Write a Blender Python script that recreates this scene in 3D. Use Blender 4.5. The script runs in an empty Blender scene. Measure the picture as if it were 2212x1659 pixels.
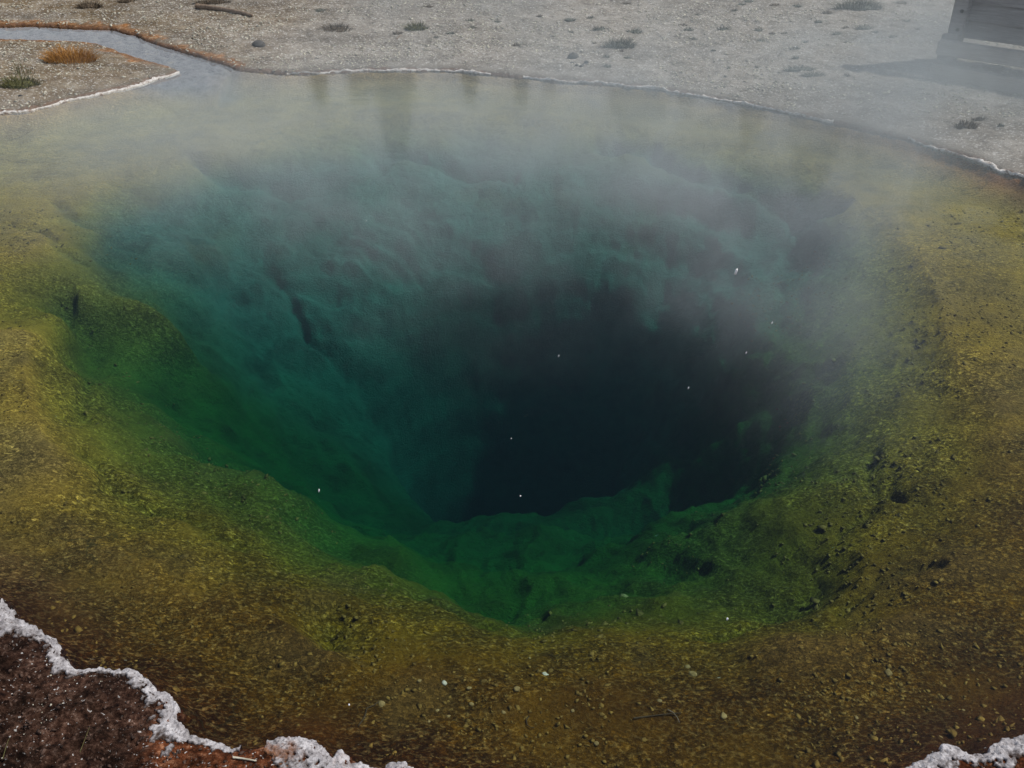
import bpy, math, random
import numpy as np
from mathutils import Vector, Matrix
R = math.radians
rng = np.random.default_rng(7)
random.seed(7)
SC = bpy.context.scene
COL = SC.collection

# ------------------------------------------------------------------ camera
CAM_H, PITCH, FOC = 2.6, R(33), 1000.0          # metres, down-tilt, focal length in pixels of a 1024 wide frame
cam = bpy.data.cameras.new('camera'); cam.sensor_width = 36; cam.lens = 36*FOC/1024.0
cam.clip_start = 0.05; cam.clip_end = 2000
camo = bpy.data.objects.new('camera', cam); COL.objects.link(camo)
camo.location = (0, 0, CAM_H); camo.rotation_euler = (R(90)-PITCH, 0, 0)
SC.camera = camo

# ------------------------------------------------------------------ light
SUN_AZ, SUN_EL = R(76), R(55)                     # azimuth clockwise from +Y (away from the camera, to the right)
sd = Vector((math.sin(SUN_AZ)*math.cos(SUN_EL), math.cos(SUN_AZ)*math.cos(SUN_EL), math.sin(SUN_EL)))
sun = bpy.data.lights.new('sun', 'SUN'); sun.energy = 3.6; sun.angle = R(1.5); sun.color = (1.0, 0.93, 0.83)
suno = bpy.data.objects.new('sun', sun); COL.objects.link(suno)
suno.rotation_euler = (-sd).to_track_quat('-Z', 'Y').to_euler()
w = bpy.data.worlds.new('World'); SC.world = w; w.use_nodes = True
nt = w.node_tree; bg = nt.nodes['Background']
sky = nt.nodes.new('ShaderNodeTexSky'); sky.sky_type = 'NISHITA'; sky.sun_disc = False
sky.sun_elevation = SUN_EL; sky.sun_rotation = SUN_AZ
sky.air_density = 1.0; sky.dust_density = 2.4; sky.ozone_density = 1.0
# a bank of pale cloud low over the horizon, in the direction of the sky itself
tc = nt.nodes.new('ShaderNodeTexCoord'); sx_ = nt.nodes.new('ShaderNodeSeparateXYZ'); nt.links.new(tc.outputs['Generated'], sx_.inputs[0])
cn = nt.nodes.new('ShaderNodeTexNoise'); cn.inputs['Scale'].default_value = 3.0; cn.inputs['Detail'].default_value = 6; nt.links.new(tc.outputs['Generated'], cn.inputs['Vector'])
ma = nt.nodes.new('ShaderNodeMath'); ma.operation = 'MULTIPLY_ADD'; nt.links.new(cn.outputs['Fac'], ma.inputs[0]); ma.inputs[1].default_value = -.28; nt.links.new(sx_.outputs[2], ma.inputs[2])
mr = nt.nodes.new('ShaderNodeMapRange'); mr.interpolation_type = 'SMOOTHSTEP'; nt.links.new(ma.outputs[0], mr.inputs[0])
mr.inputs[1].default_value = .30; mr.inputs[2].default_value = .13; mr.inputs[3].default_value = 0; mr.inputs[4].default_value = .9
cm = nt.nodes.new('ShaderNodeMix'); cm.data_type = 'RGBA'; nt.links.new(mr.outputs[0], cm.inputs[0]); nt.links.new(sky.outputs[0], cm.inputs[6]); cm.inputs[7].default_value = (16.0, 16.4, 17.6, 1)
nt.links.new(cm.outputs[2], bg.inputs[0]); bg.inputs[1].default_value = 0.066
SC.view_settings.view_transform = 'Standard'; SC.view_settings.look = 'None'
SC.view_settings.gamma = 1; SC.view_settings.exposure = 0.0
SC.render.engine = 'CYCLES'
cy = SC.cycles
cy.use_denoising = True
cy.max_bounces = 8; cy.volume_bounces = 0; cy.transparent_max_bounces = 16; cy.diffuse_bounces = 2; cy.glossy_bounces = 3
cy.sample_clamp_indirect = 4; cy.caustics_reflective = False; cy.caustics_refractive = False
cy.volume_step_rate = 1.0; cy.volume_max_steps = 128

# ------------------------------------------------------------------ where a point of the photograph lies in the place
def ray(px, py, W):
    k = 1024.0/W
    u, v = (px*k-512)/FOC, (384-py*k)/FOC
    c, s = math.cos(PITCH), math.sin(PITCH)
    return np.array([u, c + v*s, -s + v*c])
def at(px, py, z=0.0, W=2212):
    d = ray(px, py, W); t = (z-CAM_H)/d[2]
    return np.array([d[0]*t, d[1]*t, z])
def atN(px, py, z=0.0): return at(px, py, z, 2816)

# ------------------------------------------------------------------ noise on arrays
def _h(ix, iy, seed):
    n = (ix*374761393 + iy*668265263 + seed*1442695041) & 0xFFFFFFFF
    n = ((n ^ (n >> 13))*1274126177) & 0xFFFFFFFF
    return ((n ^ (n >> 16)) & 0xFFFF)/65535.0
def vnoise(x, y, seed=0):
    ix = np.floor(x).astype(np.int64); iy = np.floor(y).astype(np.int64)
    fx, fy = x-ix, y-iy
    fx = fx*fx*fx*(fx*(fx*6-15)+10); fy = fy*fy*fy*(fy*(fy*6-15)+10)
    a, b = _h(ix, iy, seed), _h(ix+1, iy, seed); c, d = _h(ix, iy+1, seed), _h(ix+1, iy+1, seed)
    return (a+(b-a)*fx)*(1-fy) + (c+(d-c)*fx)*fy
def fbm(x, y, oct=4, seed=0, gain=.5, ridged=False):
    s, a, t = 0, 1.0, 0
    for i in range(oct):
        ca, sa = math.cos(i*1.1+.3), math.sin(i*1.1+.3)
        n = vnoise((x*ca-y*sa)*2**i+i*17.3, (x*sa+y*ca)*2**i-i*9.1, seed+i)*2-1
        if ridged: n = 1-2*np.abs(n)
        s = s+n*a; t += a; a *= gain
    return s/t
def smooth(e0, e1, x):
    t = np.clip((x-e0)/(e1-e0), 0, 1); return t*t*(3-2*t)

# ------------------------------------------------------------------ names, labels
def tag(o, label=None, cat=None, group=None, kind=None):
    if label: o['label'] = label
    if cat: o['category'] = cat
    if group: o['group'] = group
    if kind: o['kind'] = kind
    return o
def mesh_obj(name, verts, faces, mat, parent=None, smooth_shade=True, attrs=None):
    me = bpy.data.meshes.new(name)
    verts = np.asarray(verts, dtype=np.float32)
    if isinstance(faces, np.ndarray):
        n, k = faces.shape
        me.vertices.add(len(verts)); me.vertices.foreach_set('co', verts.ravel())
        me.loops.add(n*k); me.loops.foreach_set('vertex_index', faces.astype(np.int32).ravel())
        me.polygons.add(n); me.polygons.foreach_set('loop_start', np.arange(0, n*k, k, dtype=np.int32))
        me.update(calc_edges=True)
    else:
        me.from_pydata([tuple(map(float, v)) for v in verts], [], faces); me.update()
    if smooth_shade: me.polygons.foreach_set('use_smooth', np.ones(len(me.polygons), dtype=bool))
    for k_, a_ in (attrs or {}).items():
        at_ = me.attributes.new(k_, 'FLOAT', 'POINT'); at_.data.foreach_set('value', np.asarray(a_, dtype=np.float32).ravel())
    if mat: me.materials.append(mat)
    o = bpy.data.objects.new(name, me); COL.objects.link(o)
    if parent: o.parent = parent
    return o
def empty(name, loc, rz=0):
    o = bpy.data.objects.new(name, None); COL.objects.link(o); o.location = [float(v) for v in loc]; o.rotation_euler = (0, 0, rz)
    o.empty_display_size = .1
    return o

# ------------------------------------------------------------------ material helper
class M:
    def __init__(s, name):
        s.m = bpy.data.materials.new(name); s.m.use_nodes = True; s.t = s.m.node_tree
        s.b = s.t.nodes.get('Principled BSDF'); s.out = s.t.nodes.get('Material Output')
        s.geo = s.n('ShaderNodeNewGeometry'); s.P = s.geo.outputs['Position']
    def n(s, typ, **kw):
        nd = s.t.nodes.new(typ)
        for k, v in kw.items(): setattr(nd, k, v)
        return nd
    def link(s, a, b): s.t.links.new(a, b)
    def put(s, sock, v):
        if isinstance(v, bpy.types.NodeSocket): s.link(v, sock)
        elif isinstance(v, (tuple, list)) and len(v) == 3 and sock.type == 'RGBA': sock.default_value = (*v, 1)
        else: sock.default_value = v
    def math(s, op, a, b=None, clamp=False):
        nd = s.n('ShaderNodeMath', operation=op, use_clamp=clamp); s.put(nd.inputs[0], a)
        if b is not None: s.put(nd.inputs[1], b)
        return nd.outputs[0]
    def vmul(s, v, sc):
        nd = s.n('ShaderNodeVectorMath', operation='MULTIPLY'); s.put(nd.inputs[0], v); nd.inputs[1].default_value = sc; return nd.outputs[0]
    def vadd(s, v, o):
        nd = s.n('ShaderNodeVectorMath', operation='ADD'); s.put(nd.inputs[0], v); s.put(nd.inputs[1], o); return nd.outputs[0]
    def noise(s, scale, detail=4, rough=.55, vec=None, dist=0, typ='FBM'):
        nd = s.n('ShaderNodeTexNoise'); nd.inputs['Scale'].default_value = scale; nd.inputs['Detail'].default_value = detail
        nd.inputs['Roughness'].default_value = rough; nd.inputs['Distortion'].default_value = dist
        s.link(vec if vec is not None else s.P, nd.inputs['Vector']); return nd.outputs['Fac']
    def vor(s, scale, feature='F1', vec=None, rand=1.0, out='Distance'):
        nd = s.n('ShaderNodeTexVoronoi', feature=feature); nd.inputs['Scale'].default_value = scale
        if 'Randomness' in nd.inputs: nd.inputs['Randomness'].default_value = rand
        s.link(vec if vec is not None else s.P, nd.inputs['Vector']); return nd.outputs[out]
    def ramp(s, fac, stops, interp='LINEAR'):
        nd = s.n('ShaderNodeValToRGB'); cr = nd.color_ramp; cr.interpolation = interp
        while len(cr.elements) > 1: cr.elements.remove(cr.elements[-1])
        for i, (p, c) in enumerate(stops):
            e = cr.elements[0] if i == 0 else cr.elements.new(p)
            e.position = p; e.color = (*c, 1) if isinstance(c, tuple) else (c, c, c, 1)
        s.put(nd.inputs[0], fac); return nd.outputs[0]
    def rng(s, v, a, b, c=0.0, d=1.0, smoothed=True):
        nd = s.n('ShaderNodeMapRange'); nd.interpolation_type = 'SMOOTHSTEP' if smoothed else 'LINEAR'
        s.put(nd.inputs[0], v)
        for i, x in enumerate((a, b, c, d)): nd.inputs[i+1].default_value = x
        return nd.outputs[0]
    def mix(s, f, a, b, mode='MIX'):
        nd = s.n('ShaderNodeMix', data_type='RGBA', blend_type=mode)
        s.put(nd.inputs[0], f); s.put(nd.inputs[6], a); s.put(nd.inputs[7], b); return nd.outputs[2]
    def attr(s, name): return s.n('ShaderNodeAttribute', attribute_name=name).outputs['Fac']
    def xyz(s, v=None):
        nd = s.n('ShaderNodeSeparateXYZ'); s.link(v if v is not None else s.P, nd.inputs[0]); return nd.outputs
    def bump(s, h, strength=.5, dist=.01, prev=None):
        nd = s.n('ShaderNodeBump'); nd.inputs['Strength'].default_value = strength; nd.inputs['Distance'].default_value = dist
        s.put(nd.inputs['Height'], h)
        if prev is not None: s.link(prev, nd.inputs['Normal'])
        return nd.outputs[0]
    def done(s, color, rough=.9, normal=None, spec=.3):
        s.put(s.b.inputs['Base Color'], color); s.put(s.b.inputs['Roughness'], rough)
        s.b.inputs['Specular IOR Level'].default_value = spec
        if normal is not None: s.link(normal, s.b.inputs['Normal'])
        return s.m

# ------------------------------------------------------------------ the shoreline, as a closed outline on the water plane
shore_px = [(515,151),(620,160),(700,158),(760,155),(800,153),(900,153),(1000,155),(1060,162),(1130,168),(1200,176),(1300,182),
 (1400,190),(1500,206),(1600,223),(1700,244),(1800,266),(1900,287),(1965,302),(2010,318),(2060,332),(2130,355),(2160,372),(2212,383),
 (2330,440),(2480,540),(2620,680),(2700,850),(2700,1050),(2600,1250),(2450,1430),(2320,1530),
 (2212,1592),(2180,1600),(2160,1600),(2140,1612),(2125,1630),(2095,1634),(2065,1618),(2040,1612),(2025,1625),(2005,1637),(1975,1655),(1900,1720),
 (1700,1800),(1400,1810),(1150,1760),(1000,1700),(930,1690),(890,1665),(875,1652),(860,1650),(845,1655),(825,1664),(800,1662),(780,1655),(765,1655),(750,1635),(735,1630),(722,1640),
 (700,1622),(690,1610),(665,1605),(640,1596),(615,1598),(590,1606),(560,1614),(530,1620),(500,1622),(470,1614),(440,1602),(415,1592),(385,1568),
 (378,1555),(385,1535),(368,1512),(350,1500),(335,1480),(312,1466),(296,1454),(270,1452),(240,1449),(215,1448),(190,1452),(165,1448),(148,1438),
 (134,1420),(130,1402),(118,1388),(95,1378),(70,1360),(45,1348),(30,1342),(33,1334),(22,1318),(12,1300),(0,1289),(-90,1230),(-260,1150),(-500,1000),(-700,800),(-750,620),
 (-600,450),(-400,350),(-150,275),(0,245),(60,240),(110,228),(150,216),(205,206),(262,194),(300,183),(332,172),(365,163),(387,155),
 (365,146),(340,140),(310,132),(290,124),(262,116),(250,110),(230,104),(215,98),(180,94),(150,92),(80,90),(0,88),(-400,84),(-1500,76),
 (-1500,50),(-400,55),(0,57),(60,55),(100,57),(150,60),(200,62),(240,63),(262,70),(285,74),(300,80),(320,90),(350,100),(380,108),(405,116),(430,122),(455,131),(480,138),(500,146)]
shore = np.array([at(x, y)[:2] for x, y in shore_px])
stream_i = [i for i, (x, y) in enumerate(shore_px) if y < 147 and x < 501]
def densify(p, step, closed=True):
    out = []; n = len(p)
    for i in range(n if closed else n-1):
        a, b = p[i], p[(i+1) % n]; k = max(1, int(np.linalg.norm(b[:2]-a[:2])/step))
        for j in range(k): out.append(a+(b-a)*j/k)
    if not closed: out.append(p[-1])
    return np.array(out)
def seg_dist(X, Y, poly, closed=True):
    d2 = np.full(X.shape, 1e9); n = len(poly)
    for i in range(n if closed else n-1):
        a, b = poly[i], poly[(i+1) % n]; ab = b-a; L = ab@ab+1e-12
        t = np.clip(((X-a[0])*ab[0]+(Y-a[1])*ab[1])/L, 0, 1)
        dx = X-a[0]-t*ab[0]; dy = Y-a[1]-t*ab[1]
        np.minimum(d2, dx*dx+dy*dy, out=d2)
    return np.sqrt(d2)
def inside(X, Y, poly):
    r = np.zeros(X.shape, bool); n = len(poly)
    for i in range(n):
        a, b = poly[i], poly[(i+1) % n]
        if a[1] == b[1]: continue
        c = (a[1] > Y) != (b[1] > Y)
        r ^= c & (X < (b[0]-a[0])*(Y-a[1])/(b[1]-a[1])+a[0])
    return r

# ------------------------------------------------------------------ depth of the basin from contours
def ring(pts):
    out = []
    for p in pts:
        if len(p) == 3: out.append(at(p[0], p[1], -p[2]))
        else:                                                  # far walls: given by their distance instead of their depth
            d = ray(p[0], p[1], 2212); k = p[3]/d[1]; out.append(np.array([d[0]*k, p[3], CAM_H+d[2]*k]))
    return np.array(out)
def oval(cx_, cy__, rx, ry, z, n=24): return np.array([(cx_+rx*math.cos(2*math.pi*i/n), cy__+ry*math.sin(2*math.pi*i/n), z) for i in range(n)])
Yd = None
rings = [
 ring([(175,590,.28),(130,680,.28),(110,800,.28),(130,900,.28),(190,1000,.28),(330,1090,.28),(480,1180,.28),(620,1250,.28),(780,1320,.28),(900,1370,.28),
  (1000,1390,.28),(1150,1390,.28),(1300,1400,.28),(1450,1390,.28),(1600,1380,.28),(1750,1330,.28),(1880,1240,.28),(1930,1130,.28),(1960,1000,.28),
  (1975,850,.28),(1960,700,.28),(1900,570,.28),(1800,480,.28),(1600,420,Yd,7.2),(1400,383,Yd,7.55),(1250,380,Yd,7.75),(1100,376,Yd,7.75),(900,362,Yd,7.8),(780,390,Yd,7.65),(620,404,Yd,7.55),(430,402,Yd,7.3),
  (330,445,Yd,6.92),(222,492,Yd,6.5)]),
 ring([(222,590,Yd,6.1),(310,615,Yd,6.12),(400,700,.75),(420,800,.9),(440,930,.95),(480,1020,.9),(560,1050,.75),(660,1105,.75),(740,1170,.75),(800,1230,.75),
  (870,1300,.85),(960,1335,.95),(1060,1325,1.0),(1180,1310,1.0),(1290,1295,.95),(1400,1250,.85),(1540,1200,.75),(1640,1110,.52),(1760,1030,.45),
  (1850,950,.42),(1860,800,.42),(1830,660,.42),(1720,545,Yd,6.8),(1500,470,Yd,7.3),(1300,435,Yd,7.5),(1000,425,Yd,7.55),(800,432,Yd,7.45),(600,440,Yd,7.4),(440,436,Yd,7.2),
  (345,476,Yd,6.88),(250,530,Yd,6.5)]),
 ring([(480,650,Yd,6.7),(560,770,1.2),(600,900,1.45),(650,1000,1.5),(720,1100,1.6),(820,1185,1.75),(900,1190,1.6),(1000,1160,1.6),(1100,1140,1.65),
  (1200,1150,1.65),(1320,1190,1.7),(1500,1170,1.65),(1570,1080,1.2),(1620,980,1.0),(1640,860,.88),(1600,700,.84),(1500,590,Yd,7.0),(1300,540,Yd,7.2),
  (1050,520,Yd,7.2),(850,540,Yd,7.15),(700,580,Yd,7.0),(560,560,Yd,6.95)]),
 ring([(830,760,Yd,6.65),(800,880,Yd,6.35),(850,1000,Yd,6.1),(900,1090,2.2),(960,1130,2.05),(1100,1105,1.9),(1220,1105,2.0),(1260,1050,2.05),(1350,990,2.05),
  (1420,925,1.75),(1440,800,1.4),(1420,680,Yd,6.85),(1250,610,Yd,7.05),(1000,600,Yd,7.02),(880,660,Yd,6.85)]),
 oval(-.05, 6.15, .80, .50, -2.9), oval(-.08, 6.12, .45, .28, -4.8), oval(-.08, 6.12, .2, .12, -5.2),
]
lines = [ring([(20,420,.09),(150,380,.10),(280,345,.11),(450,320,.15),(600,310,.2)]), ring([(40,520,.12),(110,495,.14)]), ring([(30,700,.12),(45,850,.12),(55,950,.13)]), ring([(1800,400,.17),(1980,500,.14),(2070,650,.12),(2090,800,.13)]),
 ring([(1040,1225,1.22),(1100,1200,1.22),(1160,1190,1.22),(1240,1215,1.28)]),
 ring([(870,1270,.62),(910,1255,.62),(960,1275,.66)]),
 ring([(190,604,.30),(250,632,.34),(330,650,.38),(400,690,.46)]), ring([(300,585,Yd,6.25),(400,560,Yd,6.5),(480,520,Yd,6.75)]), ring([(1500,740,1.12),(1520,860,1.32),(1510,1000,1.5)]),
 ring([(170,730,.62),(190,800,.66),(175,860,.62)]),
 ring([(600,1330,.14),(640,1390,.12),(670,1440,.12)]), ring([(700,1390,.36),(715,1440,.3)]),
 ring([(880,1480,.12),(920,1500,.11)]), ring([(1680,1370,.3),(1760,1350,.3)]), ring([(1660,1350,.5),(1760,1322,.52)])]
GX0, GX1, GY0, GY1, GS = -7.5, 8.0, 1.2, 11.5, 0.05
gx = np.arange(GX0, GX1+1e-6, GS); gy = np.arange(GY0, GY1+1e-6, GS)
GXX, GYY = np.meshgrid(gx, gy)
g_in = inside(GXX, GYY, shore)
H = np.where(g_in, -.2, .0); fix = ~g_in
def stamp(poly, closed):
    q = densify(poly, .02, closed)
    i = np.round((q[:, 0]-GX0)/GS).astype(int); j = np.round((q[:, 1]-GY0)/GS).astype(int)
    ok = (i >= 0) & (i < len(gx)) & (j >= 0) & (j < len(gy))
    H[j[ok], i[ok]] = q[ok, 2]; fix[j[ok], i[ok]] = True
for r_ in rings: stamp(r_, True)
for l_ in lines: stamp(l_, False)
for it in range(1500):
    A = H.copy(); A[1:-1, 1:-1] = .25*(H[:-2, 1:-1]+H[2:, 1:-1]+H[1:-1, :-2]+H[1:-1, 2:])
    H = np.where(fix, H, H+1.0*(A-H))
H = np.where(g_in, H, 0)
for it in range(3):
    H[1:-1, 1:-1] = .5*H[1:-1, 1:-1]+.125*(H[:-2, 1:-1]+H[2:, 1:-1]+H[1:-1, :-2]+H[1:-1, 2:])
def sampleH(X, Y, G=None):
    G = H if G is None else G
    fx = np.clip((X-GX0)/GS, 0, len(gx)-1.001); fy = np.clip((Y-GY0)/GS, 0, len(gy)-1.001)
    i = fx.astype(int); j = fy.astype(int); fx = fx-i; fy = fy-j
    return (G[j, i]*(1-fx)+G[j, i+1]*fx)*(1-fy)+(G[j+1, i]*(1-fx)+G[j+1, i+1]*fx)*fy

# ------------------------------------------------------------------ one sheet of land, fine by the pool and coarse out to the horizon
def axis(a, b, step, far, grow=1.09):
    mid = np.arange(a, b+1e-6, step); lo, hi, s, p, q = [], [], step, a, b
    while q < far: s *= grow; p -= s; q += s; lo.append(p); hi.append(q)
    return np.concatenate([lo[::-1], mid, hi])
ax_x = axis(-6.2, 6.6, .0125, 600, 1.08); ax_y = axis(1.25, 12.2, .0125, 700, 1.06)
ax_y = ax_y[ax_y > -60]
X, Y = np.meshgrid(ax_x, ax_y)
near = (X > -16) & (X < 16) & (Y > -2) & (Y < 22)
sdf = np.full(X.shape, 30.0)
sd_ = seg_dist(X[near], Y[near], shore); ins = inside(X[near], Y[near], shore)
sdf[near] = np.where(ins, -sd_, sd_)
edge_n = fbm(X*9, Y*9, 4, 3)*.018 + fbm(X*32, Y*32, 3, 5)*.007
sdf = sdf + edge_n*np.exp(-np.abs(sdf)/.25)
stream_line = np.array([shore[i] for i in stream_i])
d_stream = np.full(X.shape, 9.0); d_stream[near] = seg_dist(X[near], Y[near], stream_line, False)
base = sampleH(X, Y)
# streaks of mat run down the slope: noise stretched along the fall line
cx, cy_ = 0.25, 6.2
ang = np.arctan2(Y-cy_, X-cx); rad = np.hypot(X-cx, Y-cy_)
depthk = smooth(.2, .9, -base)
warp = fbm(X*1.3, Y*1.3, 3, 21)*.5
flute = fbm(ang*7+warp*2.2, rad*.9+warp, 4, 31, ridged=True)
cuts = fbm(X*1.7+warp, Y*1.7-warp, 5, 41, .55, ridged=True)
lump = fbm(X*2.6, Y*2.6, 5, 51, .5)
fine = fbm(X*22, Y*22, 4, 61, .6)
pit = fbm(X*9, Y*9, 4, 71, .6)
nearY = smooth(6.5, 3.0, Y)
bed = base + depthk*(flute*.06*smooth(.7, 1.6, rad) + cuts*.055 + lump*.12) + (1-depthk)*smooth(.05, .3, -base)*(lump*.05+pit*.014*1.2-np.maximum(cuts-.35, 0)*.03)
bed += fine*.012*(.35+.65*smooth(.02, .2, -base)) + fbm(X*45, Y*45, 2, 81)*.005
wz = base + warp*.5
bed += depthk*(.020*np.sin(wz*17+lump*2.0)+.009*np.sin(wz*39+cuts*3))
creases = [([(130,760),(185,790),(172,850),(190,910)], .05, .035), ([(180,1000),(250,1070),(330,1100),(430,1140),(500,1175)], .05, .04), ([(700,1375),(716,1440),(690,1480)], .02, .03),
 ([(1929,1045),(1926,1070),(1940,1092)], .04, .03), ([(1898,985),(1888,1040),(1896,1092)], .035, .035), ([(1875,1115),(1850,1140),(1828,1160)], .03, .03),
 ([(430,402),(520,402),(620,398),(720,388),(800,376),(850,352),(930,356),(1010,372),(1110,376)], .11, .07), ([(1300,348),(1400,360),(1500,402),(1600,425),(1700,450),(1800,492)], .11, .07),
 ([(10,545),(100,568),(180,600)], .05, .04), ([(60,470),(120,500),(200,530)], .05, .04), ([(1310,470),(1420,500),(1500,560)], .10, .06),
 ([(640,1460),(560,1475),(520,1500)], .03, .02), ([(1660,1345),(1580,1365),(1520,1380)], .05, .03), ([(1800,1330),(1900,1290),(2000,1275)], .05, .03), ([(900,1240),(960,1262),(1010,1290),(1060,1310)], .07, .035),
 ([(560,470),(640,520),(700,530)], .08, .05), ([(1000,1200),(1060,1225),(1120,1240),(1160,1220)], .035, .025)]
for pl_, dp_, wd_ in creases:
    q_ = np.array([at(a_, b__, -.35 if b__ > 600 else -.4)[:2] for a_, b__ in pl_]); bx0, by0 = q_.min(0)-.5; bx1, by1 = q_.max(0)+.5
    mk = (X > bx0) & (X < bx1) & (Y > by0) & (Y < by1)
    wx_ = X[mk]+fbm(X[mk]*5, Y[mk]*5, 3, 7)*.05; wy_ = Y[mk]+fbm(X[mk]*5, Y[mk]*5, 3, 9)*.05
    dd = seg_dist(wx_, wy_, q_, False); bed[mk] -= dp_*np.exp(-(dd/wd_)**2)*(.6+.8*vnoise(X[mk]*9, Y[mk]*9, 4))
siltA = np.zeros(X.shape)
for a_, b__, ra_, rb_, hh_ in [(625,1400,.17,.12,.055), (905,1500,.13,.10,.04), (870,1545,.05,.10,.02), (1745,1385,.24,.15,.06), (2060,1215,.30,.10,.03), (60,1000,.16,.22,.04), (2150,640,.3,.5,.0), (1980,1350,.2,.1,.03)]:
    c_ = at(a_, b__, -.15); ee = ((X-c_[0]+fbm(X*6, Y*6, 2, 5)*.03)/ra_)**2+((Y-c_[1])/rb_)**2
    bed += hh_*np.exp(-ee**1.5); siltA = np.maximum(siltA, np.exp(-ee**1.5))
shelf = -.012-.10*smooth(0, .35, -sdf)-.05*smooth(0, .08, -sdf)
bed = np.minimum(bed, shelf + .012*pit)
bed = np.minimum(bed, -.006)
# the stream bed is a shallow, stepped sheet
st = smooth(.9, .3, d_stream)*(X < -2.6)
bed = bed*(1-st)+st*np.clip(-.035+pit*.03, -.07, -.006)
rise = .02*smooth(0, .03, sdf)+.03*smooth(.02, .4, sdf)+.10*smooth(.3, 4, sdf)
land = rise + .004 + .012*smooth(.0, .2, sdf)*fbm(X*6, Y*6, 4, 91) + .016*smooth(.1, .8, sdf)*fbm(X*2.2, Y*4.5, 4, 95) \
     + smooth(.05, .3, sdf)*(.006*fbm(X*26, Y*30, 3, 97) + .012*np.maximum(fbm(X*10, Y*17, 4, 99, .6, ridged=True)-.1, 0))
land += smooth(20, 200, np.hypot(X, Y))*fbm(X*.02, Y*.02, 3, 5)*3
bank = smooth(3.2, 2.2, Y)*(sdf > 0)
land += bank*(.03*smooth(.03, .25, sdf)*fbm(X*14, Y*14, 4, 77, .65)+.012*smooth(.03, .2, sdf)*fbm(X*40, Y*40, 2, 79)+.05*smooth(.1, 1, sdf))
Z = np.where(sdf > 0, np.maximum(land, .004), bed)
ny, nx = X.shape
idx = np.arange(nx*ny).reshape(ny, nx)
quads = np.stack([idx[:-1, :-1], idx[:-1, 1:], idx[1:, 1:], idx[1:, :-1]], -1).reshape(-1, 4)
Vall = np.stack([X, Y, Z], -1).reshape(-1, 3)
pool = (sdf < 0); qpool = pool.reshape(-1)[quads].all(1)
def submesh(name, q, mat, attrs):
    used = np.unique(q); remap = np.zeros(nx*ny, np.int64); remap[used] = np.arange(len(used))
    return mesh_obj(name, Vall[used], remap[q], mat, attrs={k: v.reshape(-1)[used] for k, v in attrs.items()})

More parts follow.
